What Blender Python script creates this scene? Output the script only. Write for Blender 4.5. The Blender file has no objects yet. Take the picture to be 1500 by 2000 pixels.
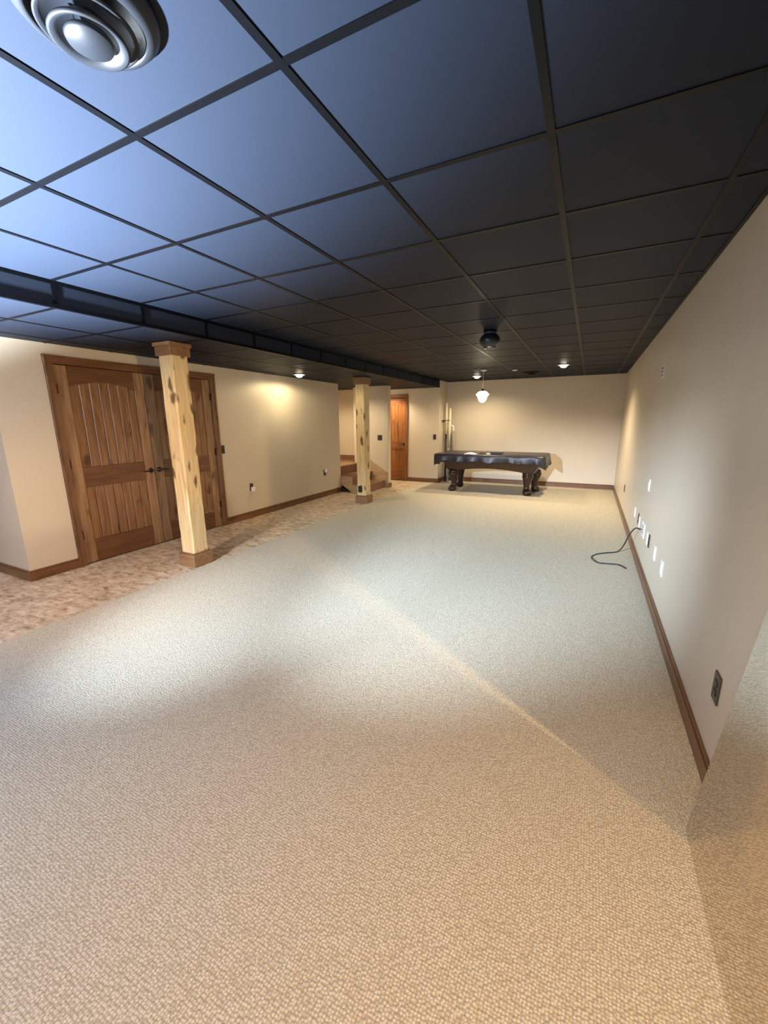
import bpy, bmesh, math, random
from mathutils import Matrix, Vector
random.seed(7)
S = bpy.context.scene
COL = S.collection

# ---------------------------------------------------------------- camera
def cam_matrix(yaw, pitch, roll, loc):
    f = Vector((-math.sin(yaw)*math.cos(pitch), math.cos(yaw)*math.cos(pitch), -math.sin(pitch)))
    r = Vector((math.cos(yaw), math.sin(yaw), 0)); u = r.cross(f)
    c, s = math.cos(roll), math.sin(roll)
    r2, u2 = r*c + u*s, u*c - r*s
    m = Matrix((r2, u2, -f)).transposed().to_4x4()
    m.translation = loc
    return m
cd = bpy.data.cameras.new('camera'); cd.sensor_fit = 'HORIZONTAL'; cd.sensor_width = 36
cd.lens = 790.7/1500*36; cd.clip_start = 0.02
cam = bpy.data.objects.new('camera', cd); COL.objects.link(cam)
cam.matrix_world = cam_matrix(math.radians(26.585), math.radians(12.705), math.radians(-0.438), (0, 0, 1.505))
S.camera = cam

# ---------------------------------------------------------------- world, exposure
w = bpy.data.worlds.new('world'); S.world = w; w.use_nodes = True
w.node_tree.nodes['Background'].inputs[0].default_value = (0.6, 0.75, 1, 1)
w.node_tree.nodes['Background'].inputs[1].default_value = 0.02
S.view_settings.view_transform = 'Standard'; S.view_settings.look = 'None'
S.view_settings.gamma = 1; S.view_settings.use_curve_mapping = False
S.view_settings.exposure = 0.0
S.cycles.max_bounces = 8; S.cycles.diffuse_bounces = 5
S.cycles.sample_clamp_indirect = 4
try: S.cycles.use_denoising = True
except Exception: pass

# ---------------------------------------------------------------- large lights
def light(name, kind, loc, power, color, parent=None, target=None, **kw):
    d = bpy.data.lights.new(name, kind); d.energy = power; d.color = color
    for k, v in kw.items(): setattr(d, k, v)
    o = bpy.data.objects.new(name, d); COL.objects.link(o)
    o.location = loc
    if target is not None:
        o.rotation_euler = (Vector(target)-Vector(loc)).to_track_quat('-Z', 'Y').to_euler()
    if parent is not None:
        o.parent = parent; o.location = Vector(loc)-parent.location
    return o
COOL = (0.80, 0.91, 1.0); WARM = (1.0, 0.80, 0.52); WARM2 = (1.0, 0.62, 0.27)
# added ceiling wash, unseen on the floor behind and left of the photographer
light('added_uplight_beam', 'SPOT', (-2.95, -0.75, 0.34), 16500, (0.82, 0.92, 1.0), target=(-2.97, -0.75, 1.34), spot_size=math.radians(126), spot_blend=0.5, shadow_soft_size=0.07)
# added spot beams, unseen behind the photographer, brightening the carpet
light('added_spot_beam', 'SPOT', (-2.05, -1.5, 1.95), 5000, (0.66, 0.81, 1.0), target=(0.2, 7.9, 0.0), spot_size=math.radians(44), spot_blend=1.0, shadow_soft_size=0.05)
light('added_spot_wide_beam', 'SPOT', (-2.35, -1.5, 1.95), 1750, (0.67, 0.82, 1.0), target=(-2.6, 3.0, 0.0), spot_size=math.radians(36), spot_blend=1.0, shadow_soft_size=0.05)
# daylight through the glazed door in the rear wall
light('window_daylight', 'AREA', (-2.0, -2.95, 1.15), 38, (0.90, 0.95, 1.0), target=(-2.0, 2.0, 1.15), shape='RECTANGLE', size=1.7, size_y=1.9)
# added lamp behind the glass panel; stands in for light mirrored onto the carpet
light('added_side_lamp', 'SPOT', (3.70, -0.73, 2.0), 1150, (1.0, 0.66, 0.31), target=(-0.9, 1.0, 0.0), spot_size=math.radians(64), spot_blend=0.7, shadow_soft_size=0.06)

# ---------------------------------------------------------------- dimensions
H = 2.417; HS = 2.252; XL = -4.745; XR = 0.576; XS = -3.243; YB = 10.0; YJ = 9.45; XC = -3.573
W = 0.6096

# ---------------------------------------------------------------- materials
MATS = {}
def mat(name, col, rough=0.6, metal=0.0, spec=0.5, emit=None, es=0.0):
    m = bpy.data.materials.new(name); m.use_nodes = True
    b = m.node_tree.nodes['Principled BSDF']
    b.inputs['Base Color'].default_value = (*col, 1); b.inputs['Roughness'].default_value = rough
    b.inputs['Metallic'].default_value = metal; b.inputs['Specular IOR Level'].default_value = spec
    if emit:
        b.inputs['Emission Color'].default_value = (*emit, 1); b.inputs['Emission Strength'].default_value = es
    MATS[name] = m
    return m, b, m.node_tree.nodes, m.node_tree.links
def pos(n, l, scale=(1, 1, 1), rnd=0.0, rot=(0, 0, 0)):
    g = n.new('ShaderNodeNewGeometry'); mp = n.new('ShaderNodeMapping'); mp.inputs['Scale'].default_value = scale
    mp.inputs['Rotation'].default_value = rot
    src = g.outputs['Position']
    if rnd:
        oi = n.new('ShaderNodeObjectInfo'); mu = n.new('ShaderNodeMath'); mu.operation = 'MULTIPLY'; mu.inputs[1].default_value = rnd
        l.new(oi.outputs['Random'], mu.inputs[0])
        ad = n.new('ShaderNodeVectorMath'); ad.operation = 'ADD'
        l.new(src, ad.inputs[0]); l.new(mu.outputs[0], ad.inputs[1]); src = ad.outputs[0]
    l.new(src, mp.inputs['Vector'])
    return mp.outputs['Vector']
def noise(n, l, vec, scale, detail=3, rough=0.5, dist=0.0):
    t = n.new('ShaderNodeTexNoise'); t.inputs['Scale'].default_value = scale; t.inputs['Detail'].default_value = detail
    t.inputs['Roughness'].default_value = rough; t.inputs['Distortion'].default_value = dist
    l.new(vec, t.inputs['Vector']); return t.outputs['Fac']
def ramp(n, l, fac, stops):
    r = n.new('ShaderNodeValToRGB'); e = r.color_ramp.elements
    while len(e) < len(stops): e.new(0.5)
    for i, (p, c) in enumerate(stops): e[i].position = p; e[i].color = (*c, 1)
    l.new(fac, r.inputs['Fac']); return r.outputs['Color']
def mixc(n, l, fac, a, b, mode='MIX'):
    m = n.new('ShaderNodeMix'); m.data_type = 'RGBA'; m.blend_type = mode
    if isinstance(fac, (int, float)): m.inputs[0].default_value = fac
    else: l.new(fac, m.inputs[0])
    for i, v in ((6, a), (7, b)):
        if isinstance(v, tuple): m.inputs[i].default_value = (*v, 1)
        else: l.new(v, m.inputs[i])
    return m.outputs[2]
def bump(n, l, b, h, strength, dist=0.01):
    bp = n.new('ShaderNodeBump'); bp.inputs['Strength'].default_value = strength; bp.inputs['Distance'].default_value = dist
    l.new(h, bp.inputs['Height']); l.new(bp.outputs[0], b.inputs['Normal'])

def wall_paint(name, col):
    m, b, n, l = mat(name, col, 0.42, spec=0.4)
    v = pos(n, l)
    big = noise(n, l, v, 1.3, 2)
    c = ramp(n, l, big, [(0.3, tuple(x*0.97 for x in col)), (0.7, tuple(x*1.03 for x in col))])
    l.new(c, b.inputs['Base Color'])
    bump(n, l, b, noise(n, l, v, 55, 3, 0.55), 0.22, 0.006)
    return m
wall_paint('wall_paint', (0.60, 0.525, 0.42))

# carpet: looped berber
m, b, n, l = mat('carpet', (0.6, 0.54, 0.45), 0.95, spec=0.1)
v = pos(n, l)
vo = n.new('ShaderNodeTexVoronoi'); vo.inputs['Scale'].default_value = 108; vo.inputs['Randomness'].default_value = 0.48
l.new(v, vo.inputs['Vector'])
fl = noise(n, l, v, 260, 2, 0.6)
md = noise(n, l, v, 26, 3, 0.6)
c1 = ramp(n, l, fl, [(0.30, (0.50, 0.43, 0.32)), (0.47, (0.72, 0.66, 0.535)), (0.70, (0.80, 0.75, 0.625))])
c2 = ramp(n, l, vo.outputs['Distance'], [(0.25, (1, 1, 1)), (0.62, (0.66, 0.63, 0.58))])
c3 = ramp(n, l, md, [(0.3, (0.93, 0.92, 0.9)), (0.65, (1, 1, 1))])
cc = mixc(n, l, 1.0, mixc(n, l, 1.0, c1, c2, 'MULTIPLY'), c3, 'MULTIPLY')
l.new(cc, b.inputs['Base Color'])
inv = n.new('ShaderNodeMath'); inv.operation = 'SUBTRACT'; inv.inputs[0].default_value = 1; l.new(vo.outputs['Distance'], inv.inputs[1])
bump(n, l, b, inv.outputs[0], 0.6, 0.009)

# stone floor tile
m, b, n, l = mat('floor_tile', (0.4, 0.29, 0.19), 0.42, spec=0.4)
v = pos(n, l, (1, 1.9, 1), rnd=7.0)
t1 = noise(n, l, v, 9, 6, 0.62, 0.6)
t2 = noise(n, l, v, 34, 4, 0.6)
c1 = ramp(n, l, t1, [(0.32, (0.28, 0.195, 0.125)), (0.48, (0.60, 0.465, 0.325)), (0.64, (0.80, 0.68, 0.52))])
c2 = ramp(n, l, t2, [(0.3, (0.82, 0.8, 0.78)), (0.7, (1.05, 1.05, 1.05))])
l.new(mixc(n, l, 1.0, c1, c2, 'MULTIPLY'), b.inputs['Base Color'])
bump(n, l, b, t1, 0.25, 0.006)
mat('grout', (0.60, 0.50, 0.38), 0.9)

# ceiling
m, b, n, l = mat('ceiling_tile', (0.0125, 0.0175, 0.0305), 0.55, spec=0.12)
v = pos(n, l)
bump(n, l, b, noise(n, l, v, 260, 2), 0.10, 0.002)
mat('ceiling_grid', (0.0012, 0.0018, 0.0032), 0.4, spec=0.14)

# woods
def wood(name, dark, mid, lite, axis, knots=0.0, rough=0.33, rnd=3.0, kscale=6.0):
    m, b, n, l = mat(name, mid, rough, spec=0.5)
    sc = {'x': (1.2, 14, 14), 'y': (14, 1.2, 14), 'z': (14, 14, 1.2)}[axis]
    v = pos(n, l, sc, rnd=rnd)
    g = noise(n, l, v, 1.6, 5, 0.62, 0.8)
    c = ramp(n, l, g, [(0.28, dark), (0.5, mid), (0.72, lite)])
    if knots:
        ks = {'x': (0.45, 1, 1), 'y': (1, 0.45, 1), 'z': (1, 1, 0.45)}[axis]
        kv = pos(n, l, ks, rnd=rnd)
        jit = noise(n, l, kv, 9, 3)
        dn = n.new('ShaderNodeTexNoise'); dn.inputs['Scale'].default_value = 14; dn.inputs['Detail'].default_value = 2; l.new(kv, dn.inputs['Vector'])
        wv = n.new('ShaderNodeVectorMath'); wv.operation = 'MULTIPLY_ADD'; wv.inputs[1].default_value = (0.07, 0.07, 0.07)
        l.new(dn.outputs['Color'], wv.inputs[0]); l.new(kv, wv.inputs[2])
        vo = n.new('ShaderNodeTexVoronoi'); vo.inputs['Scale'].default_value = kscale; vo.inputs['Randomness'].default_value = 1
        l.new(wv.outputs[0], vo.inputs['Vector'])
        ad = n.new('ShaderNodeMath'); ad.operation = 'MULTIPLY_ADD'; ad.inputs[1].default_value = 0.5; l.new(jit, ad.inputs[0]); l.new(vo.outputs['Distance'], ad.inputs[2])
        kf = ramp(n, l, ad.outputs[0], [(0.39, (1, 1, 1)), (0.54, (0, 0, 0))])
        mu = n.new('ShaderNodeMath'); mu.operation = 'MULTIPLY'; mu.inputs[1].default_value = knots; l.new(kf, mu.inputs[0])
        c = mixc(n, l, mu.outputs[0], c, (dark[0]*0.26, dark[1]*0.20, dark[2]*0.15))
    l.new(c, b.inputs['Base Color'])
    bump(n, l, b, g, 0.12, 0.003)
    return m
A0, A1, A2 = (0.16, 0.082, 0.038), (0.28, 0.158, 0.08), (0.38, 0.235, 0.127)
wood('alder_stile', A0, A1, A2, 'z', 0.75)
wood('alder_rail', (0.085, 0.034, 0.013), (0.135, 0.056, 0.022), (0.18, 0.08, 0.034), 'y', 0.25)
wood('alder_plank', (0.13, 0.060, 0.024), (0.225, 0.112, 0.050), (0.30, 0.165, 0.08), 'z', 0.7, rough=0.22)
wood('casing_upright', (0.10, 0.042, 0.016), (0.165, 0.077, 0.033), (0.22, 0.11, 0.05), 'z', 0.45)
wood('casing_along', (0.10, 0.040, 0.015), (0.15, 0.064, 0.025), (0.20, 0.092, 0.038), 'y', 0.3)
wood('casing_across', (0.10, 0.040, 0.015), (0.15, 0.064, 0.025), (0.20, 0.092, 0.038), 'x', 0.3)
wood('hall_door_stile', (0.15, 0.05, 0.012), (0.25, 0.092, 0.024), (0.33, 0.135, 0.04), 'z', 0.4)
wood('hall_door_rail', (0.13, 0.042, 0.010), (0.21, 0.074, 0.019), (0.28, 0.11, 0.03), 'x', 0.2)
wood('post_pine', (0.52, 0.34, 0.15), (0.74, 0.55, 0.29), (0.82, 0.65, 0.38), 'z', 0.95, rough=0.55, kscale=7.5)
wood('post_block', (0.17, 0.085, 0.036), (0.25, 0.13, 0.06), (0.31, 0.17, 0.085), 'x', 0.15, rough=0.5)
wood('stair_tread', (0.22, 0.105, 0.06), (0.30, 0.15, 0.09), (0.36, 0.19, 0.12), 'y', 0.0)
wood('stair_riser', (0.14, 0.065, 0.038), (0.20, 0.098, 0.06), (0.25, 0.125, 0.08), 'y', 0.0)
wood('stringer', (0.34, 0.22, 0.12), (0.45, 0.31, 0.18), (0.52, 0.38, 0.23), 'x', 0.4)
wood('table_wood', (0.022, 0.008, 0.002), (0.036, 0.013, 0.004), (0.052, 0.021, 0.007), 'x', 0.0, rough=0.3)
mat('table_leg_wood', (0.024, 0.009, 0.004), 0.2, spec=0.6)
mat('bronze', (0.035, 0.026, 0.020), 0.38, 0.6)
mat('dark_plate', (0.045, 0.032, 0.02), 0.4)
mat('dark_socket', (0.018, 0.014, 0.010), 0.5)
mat('white_plastic', (0.82, 0.82, 0.80), 0.35)
mat('grey_slot', (0.16, 0.16, 0.16), 0.6)
mat('black_cable', (0.015, 0.018, 0.016), 0.45)
mat('black_rubber', (0.012, 0.012, 0.012), 0.5)
mat('void_black', (0.004, 0.004, 0.004), 0.9, spec=0.0)
m, b, n, l = mat('table_cover', (0.026, 0.019, 0.026), 0.36, spec=0.5)
bump(n, l, b, noise(n, l, pos(n, l), 14, 3), 0.2, 0.012)
mat('paper', (0.8, 0.8, 0.78), 0.7)
mat('cream_tube', (0.78, 0.72, 0.52), 0.5)
mat('grey_tube', (0.30, 0.29, 0.24), 0.5)
mat('vent_paint', (0.011, 0.0138, 0.020), 0.45, spec=0.35)
mat('dome_black', (0.012, 0.016, 0.028), 0.35, spec=0.6)
mat('lens_glow', (1, 0.95, 0.8), 0.4, emit=(1.0, 0.88, 0.62), es=30)
mat('shade_glass', (1, 0.97, 0.9), 0.3, emit=(1.0, 0.93, 0.76), es=3.2)
mat('trim_white', (0.7, 0.68, 0.62), 0.4)
mat('side_floor', (0.03, 0.028, 0.026), 0.8)
# reflective glass panel: see-through sheet with a strong grazing mirror image
m = bpy.data.materials.new('panel_glass'); m.use_nodes = True; MATS['panel_glass'] = m
n, l = m.node_tree.nodes, m.node_tree.links; n.clear()
o = n.new('ShaderNodeOutputMaterial'); mx = n.new('ShaderNodeMixShader'); tr = n.new('ShaderNodeBsdfTransparent'); gl = n.new('ShaderNodeBsdfGlossy')
tr.inputs[0].default_value = (0.9, 0.86, 0.78, 1); gl.inputs[0].default_value = (0.86, 0.83, 0.78, 1); gl.inputs['Roughness'].default_value = 0.03
lw0 = n.new('ShaderNodeLayerWeight'); lw0.inputs[0].default_value = 0.5
lw = n.new('ShaderNodeMath'); lw.operation = 'MULTIPLY_ADD'; lw.use_clamp = True; lw.inputs[1].default_value = 0.95; lw.inputs[2].default_value = 0.10
l.new(lw0.outputs['Facing'], lw.inputs[0])
l.new(lw.outputs[0], mx.inputs[0]); l.new(tr.outputs[0], mx.inputs[1]); l.new(gl.outputs[0], mx.inputs[2]); l.new(mx.outputs[0], o.inputs[0])

# ---------------------------------------------------------------- builders
def tag(o, label, cat, group=None, kind=None):
    o['label'] = label; o['category'] = cat
    if group: o['group'] = group
    if kind: o['kind'] = kind
    return o
def struct(o, label, cat): return tag(o, label, cat, kind='structure')
def thing(name, label, cat, loc, group=None):
    o = bpy.data.objects.new(name, None); COL.objects.link(o); o.location = loc; o.empty_display_size = 0.05
    return tag(o, label, cat, group)
def worldloc(o):
    v = Vector(o.location)
    while o.parent: o = o.parent; v += Vector(o.location)
    return v
def link(name, me, m, parent, loc):
    o = bpy.data.objects.new(name, me); COL.objects.link(o)
    if m and not me.materials: me.materials.append(MATS[m])
    o.location = Vector(loc)
    if parent is not None:
        o.parent = parent; o.location = Vector(loc) - worldloc(parent)
    return o
CACHE = {}
def box(name, m, x0, x1, y0, y1, z0, z1, parent=None, bev=0.0):
    x0, x1 = min(x0, x1), max(x0, x1); y0, y1 = min(y0, y1), max(y0, y1); z0, z1 = min(z0, z1), max(z0, z1)
    key = (m, round(x1-x0, 4), round(y1-y0, 4), round(z1-z0, 4), bev)
    if key not in CACHE:
        bm = bmesh.new(); bmesh.ops.create_cube(bm, size=1)
        for v in bm.verts: v.co = Vector((v.co.x*key[1], v.co.y*key[2], (v.co.z+0.5)*key[3]))
        if bev: bmesh.ops.bevel(bm, geom=bm.edges[:], offset=bev, segments=1, affect='EDGES')
        me = bpy.data.meshes.new(name); bm.to_mesh(me); bm.free(); CACHE[key] = me
    return link(name, CACHE[key], m, parent, ((x0+x1)/2, (y0+y1)/2, z0))
def mesh(name, m, verts, faces, parent=None, loc=(0, 0, 0), smooth=False):
    """verts in world space; loc becomes the origin"""
    L = Vector(loc)
    me = bpy.data.meshes.new(name); me.from_pydata([tuple(Vector(v)-L) for v in verts], [], faces); me.update()
    bm = bmesh.new(); bm.from_mesh(me); bmesh.ops.recalc_face_normals(bm, faces=bm.faces[:]); bm.to_mesh(me); bm.free()
    if smooth:
        for p in me.polygons: p.use_smooth = True
    return link(name, me, m, parent, loc)
def prism(name, m, poly, axis, a0, a1, parent=None, loc=None):
    """extrude a 2D polygon along axis. axis x: poly=(y,z); axis y: poly=(x,z); axis z: poly=(x,y)"""
    def P(p, a): return {'x': (a, p[0], p[1]), 'y': (p[0], a, p[1]), 'z': (p[0], p[1], a)}[axis]
    k = len(poly); V = [P(p, a0) for p in poly]+[P(p, a1) for p in poly]
    F = [tuple(range(k)), tuple(range(2*k-1, k-1, -1))]+[(i, (i+1) % k, k+(i+1) % k, k+i) for i in range(k)]
    return mesh(name, m, V, F, parent, loc or P(poly[0], a0))
def lathe(name, m, prof, c, parent=None, seg=32, smooth=True, axis='z'):
    """prof = [(r, h)], revolved about the vertical through c"""
    V, F = [], []
    for r, h in prof:
        for i in range(seg):
            a = 2*math.pi*i/seg; p = (r*math.cos(a), r*math.sin(a), h)
            if axis == 'x': p = (p[2], p[0], p[1])
            if axis == 'y': p = (p[0], p[2], p[1])
            V.append((c[0]+p[0], c[1]+p[1], c[2]+p[2]))
    for j in range(len(prof)-1):
        for i in range(seg):
            F.append((j*seg+i, j*seg+(i+1) % seg, (j+1)*seg+(i+1) % seg, (j+1)*seg+i))
    if prof[0][0] > 1e-4: F.append(tuple(range(seg-1, -1, -1)))
    if prof[-1][0] > 1e-4: F.append(tuple((len(prof)-1)*seg+i for i in range(seg)))
    return mesh(name, m, V, F, parent, c, smooth)
def tube(name, m, pts, r, parent=None, seg=10, rf=None):
    pts = [Vector(p) for p in pts]; V, F = [], []
    up = Vector((0, 0, 1))
    for k, p in enumerate(pts):
        t = (pts[min(k+1, len(pts)-1)]-pts[max(k-1, 0)]).normalized()
        a = t.cross(up)
        if a.length < 1e-3: a = t.cross(Vector((1, 0, 0)))
        a.normalize(); bb = t.cross(a).normalized(); rr = rf(k/(len(pts)-1)) if rf else r
        for i in range(seg):
            q = 2*math.pi*i/seg; V.append(p+a*(rr*math.cos(q))+bb*(rr*math.sin(q)))
    for k in range(len(pts)-1):
        for i in range(seg): F.append((k*seg+i, k*seg+(i+1) % seg, (k+1)*seg+(i+1) % seg, (k+1)*seg+i))
    F.append(tuple(range(seg-1, -1, -1))); F.append(tuple((len(pts)-1)*seg+i for i in range(seg)))
    return mesh(name, m, V, F, parent, pts[0], True)
def smooth_path(P, n=8):
    P = [Vector(p) for p in P]; out = []
    for i in range(len(P)-1):
        p0, p1, p2, p3 = P[max(i-1, 0)], P[i], P[i+1], P[min(i+2, len(P)-1)]
        for k in range(n):
            t = k/n
            out.append(0.5*((2*p1)+(p2-p0)*t+(2*p0-5*p1+4*p2-p3)*t*t+(3*p1-p0-3*p2+p3)*t**3))
    out.append(P[-1]); return out

# ================================================================ SETTING
fl = struct(box('floor', 'carpet', XC, XR+0.14, -3.0, YB+0.1, -0.06, 0.0), 'cream looped berber carpet over the main room floor', 'carpet')
# tiled strip along the left wall
fts = struct(box('floor_tiled', 'grout', -7.6, XC-0.002, -3.0, YJ, -0.06, -0.0025), 'brown stone tile floor strip along the left wall', 'tile floor')
struct(box('floor_side_room', 'side_floor', XR+0.14, 5.2, -3.0, 3.2, -0.06, -0.01), 'dark floor of the side room beyond the glass panel', 'floor')
PITCH, CW = 0.3375, 0.293
for ci in range(4):
    x1 = XC-0.004-ci*CW; x0 = max(x1-CW+0.006, XL)
    off = 0.5*PITCH if ci % 2 else 0
    k = -3
    while True:
        y0 = 0.442+off+k*PITCH; k += 1
        if y0 > YJ-0.05: break
        y1 = min(y0+PITCH-0.006, YJ)
        if y0 < 0 or (x0 < -4.05 and y0 > 9.0 and False): continue
        box('tile', 'floor_tile', x0, x1, y0, y1, -0.008, 0.0, fts, 0.0012)
for ci in range(4, 10):
    x1 = XC-0.004-ci*CW; off = 0.5*PITCH if ci % 2 else 0
    for k in range(0, 4):
        y0 = 0.442+off+k*PITCH; y1 = min(y0+PITCH-0.006, 1.78)
        if y1-y0 > 0.03: box('tile', 'floor_tile', x1-CW+0.006, x1, y0, y1, -0.008, 0.0, fts, 0.0012)

# walls
T = 0.12
wl = struct(mesh('wall_left', 'wall_paint', [], []), 'beige left wall holding the double doors', 'wall')
def wallbox(parent, *a): return box('wall_section', 'wall_paint', *a, parent=parent)
DY0, DY1, DZ = 2.283, 4.150, 2.072
wallbox(wl, XL-T, XL, 1.784, DY0, 0, HS+0.02); wallbox(wl, XL-T, XL, DY1, 7.40, 0, HS+0.02); wallbox(wl, XL-T, XL, DY0, DY1, DZ, HS+0.02)
struct(box('wall_left_return', 'wall_paint', -7.6, XL-T, 1.784, 1.784+T, 0, HS+0.02), 'warm lit wall face turning left at the near corner', 'wall')
struct(box('wall_far_left', 'wall_paint', -7.6-T, -7.6, -3.0, 1.9, 0, HS+0.02), 'beige wall at the far left of the alcove', 'wall')
struct(box('wall_right', 'wall_paint', XR, XR+0.13, 1.463, YB+T, 0, H+0.02), 'long bare beige right wall', 'wall')
struct(box('wall_back', 'wall_paint', XS, XR, YB, YB+T, 0, H+0.02), 'beige end wall behind the pool table', 'wall')
struct(box('wall_jog', 'wall_paint', -4.045, XS, YJ, YB+T, 0, H+0.02), 'beige wall projecting beside the hall door', 'wall')
struct(box('wall_hall', 'wall_paint', -5.0, -4.045, YJ+0.04, YB+T, 2.13, HS+0.02), 'short wall above the hall door', 'wall')
struct(box('wall_stair_side', 'wall_paint', -4.77, -4.03, 8.30, 8.42, 0, HS+0.02), 'pale narrow wall beside the stairs with a light switch', 'wall')
struct(box('wall_hall_divider', 'wall_paint', -4.99, -4.89, 8.42, YJ+0.04, 0, HS+0.02), 'hidden wall between the hall and the stair landing', 'wall')
struct(box('wall_stair_back', 'wall_paint', -6.0, -4.99, 8.90, 9.0, 0, HS+0.02), 'wall behind the stair landing', 'wall')
struct(box('wall_stair_far', 'wall_paint', -6.0-T, -6.0, 6.2, 9.0, 0, HS+0.02), 'tan wall left of the stair landing', 'wall')
struct(box('wall_stair_near', 'wall_paint', -6.0, XL-T, 6.2, 6.3, 0, HS+0.02), 'wall closing the stairwell on the near side', 'wall')
rw = struct(mesh('wall_rear', 'wall_paint', [], []), 'beige rear wall behind the photographer', 'wall')
wallbox(rw, -7.6, -2.9, -3.0-T, -3.0, 0, H+0.02); wallbox(rw, -1.1, 5.2, -3.0-T, -3.0, 0, H+0.02)
wallbox(rw, -2.9, -1.1, -3.0-T, -3.0, 2.12, H+0.02)
struct(box('wall_side_room', 'wall_paint', 5.2, 5.2+T, -3.0, 3.2, 0, H+0.02), 'far wall of the side room', 'wall')
struct(box('wall_side_room_end', 'wall_paint', XR+0.13, 5.2, 3.2, 3.2+T, 0, H+0.02), 'end wall of the side room', 'wall')

# ceiling: suspended grid with square tiles
XA = -0.8108; Y0 = 0.4315; L = 0.6074
ce = struct(box('ceiling', 'void_black', XS, 5.2, -3.0, YB+0.1, H+0.05, H+0.09), 'dark navy suspended ceiling of square tiles', 'ceiling')
xs = [XS]+[XA+k*W for k in (-3, -2, -1, 0, 1, 2)]+[XR]
ys = [Y0+j*L for j in range(-5, 16)]
ys = [-3.0]+[y for y in ys if y > -2.6]+[YB]
GW = 0.0125
for i in range(len(xs)-1):
    for j in range(len(ys)-1):
        a0 = xs[i]+(GW if i else 0.0); a1 = xs[i+1]-(GW if i < len(xs)-2 else 0)
        b0 = ys[j]+GW; b1 = ys[j+1]-GW
        if b1-b0 < 0.03: continue
        box('ceiling_tile', 'ceiling_tile', a0, a1, b0, b1, H+0.004, H+0.02, ce)
        if j: box('cross_tee', 'ceiling_grid', a0, a1, ys[j]-GW, ys[j]+GW, H+0.0005, H+0.03, ce)
for x in xs[1:-1]: box('main_runner', 'ceiling_grid', x-GW, x+GW, -3.0, YB, H, H+0.03, ce)
box('wall_angle', 'ceiling_grid', XR-0.02, XR-0.001, 1.47, YB, H-0.002, H+0.004, ce)
box('wall_angle', 'ceiling_grid', XS, XR, YB-0.02, YB-0.001, H-0.002, H+0.004, ce)
box('side_room_ceiling', 'ceiling_tile', XR+0.13, 5.2, -3.0, 3.2, H+0.004, H+0.02, ce)
box('side_room_ceiling', 'ceiling_tile', XR, XR+0.13, -3.0, 1.463, H+0.004, H+0.02, ce)

# soffit with a panelled vertical face
so = struct(box('ceiling_soffit', 'void_black', -7.6, XS-0.02, -3.0, YJ, HS+0.04, H+0.09), 'lower dark soffit running along the left side', 'soffit')
ysf = [y for y in ys if y < YJ-0.2]+[YJ]
for j in range(len(ysf)-1):
    box('face_panel', 'ceiling_tile', XS-0.012, XS-0.006, ysf[j]+GW, ysf[j+1]-GW, HS+0.024, H-0.02, so)
    box('face_post', 'ceiling_grid', XS-0.012, XS, ysf[j+1]-GW, ysf[j+1]+GW if ysf[j+1] < YJ else YJ, HS+0.024, H-0.02, so)
box('face_rail', 'ceiling_grid', XS-0.012, XS+0.002, -3.0, YJ, H-0.022, H+0.001, so)
box('face_rail', 'ceiling_grid', XS-0.024, XS+0.003, -3.0, YJ, HS-0.001, HS+0.024, so)
uxs = [XS-0.012, -3.90, -4.51, XL+0.0]
for i in range(len(uxs)-1):
    for j in range(len(ysf)-1):
        a1 = uxs[i]-GW; a0 = uxs[i+1]+(GW if i < 2 else 0)
        box('soffit_tile', 'ceiling_tile', a0, a1, ysf[j]+GW, ysf[j+1]-GW, HS+0.004, HS+0.02, so)
        if j: box('cross_tee', 'ceiling_grid', a0, a1, ysf[j]-GW, ysf[j]+GW, HS+0.0005, HS+0.03, so)
for x in uxs[1:3]: box('main_runner', 'ceiling_grid', x-GW, x+GW, -3.0, YJ, HS, HS+0.03, so)
box('alcove_panel', 'ceiling_tile', -7.6, XL, -3.0, 1.784, HS+0.004, HS+0.02, so)
box('stairwell_panel', 'ceiling_tile', -6.0, XL, 6.2, YJ, HS+0.004, HS+0.02, so)

# baseboards
def base(name, m, x0, x1, y0, y1, axis, label, h=0.105, t=0.016):
    o = struct(box(name, m, x0, x1, y0, y1, 0, h-0.022, None, 0.0015), label, 'baseboard')
    c = 0.005
    if axis == 'y+': box('cap', m, x0, x1-c, y0, y1, h-0.022, h, o, 0.003)   # proud side +x
    elif axis == 'y-': box('cap', m, x0+c, x1, y0, y1, h-0.022, h, o, 0.003)
    else: box('cap', m, x0, x1, y0+c, y1, h-0.022, h, o, 0.003)
    return o
base('baseboard_left', 'casing_along', XL, XL+0.016, 1.784-0.016, DY0-0.075, 'y+', 'short brown baseboard between near corner and double doors')
base('baseboard_left', 'casing_along', XL, XL+0.016, DY1+0.075, 7.40, 'y+', 'brown baseboard between double doors and stairs')
base('baseboard_left_return', 'casing_across', -7.6, XL, 1.784-0.016, 1.784, 'x-', 'brown baseboard on the warm lit face at the left edge')
base('baseboard_right', 'casing_along', XR-0.016, XR, 1.463, YB, 'y-', 'long brown baseboard along the right wall')
base('baseboard_back', 'casing_across', XS+0.016, XR-0.016, YB-0.016, YB, 'x-', 'brown baseboard along the end wall behind the pool table')
base('baseboard_jog', 'casing_across', -4.04, XS+0.016, YJ-0.016, YJ, 'x-', 'brown baseboard on the projecting wall by the hall door')
base('baseboard_jog_return', 'casing_along', XS, XS+0.016, YJ, YB-0.016, 'y+', 'brown baseboard on the short return beside the pool table')
base('baseboard_stair', 'casing_along', -4.03, -4.014, 8.284, 8.436, 'y+', 'small brown baseboard block on the wall end beside the stairs')

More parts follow.
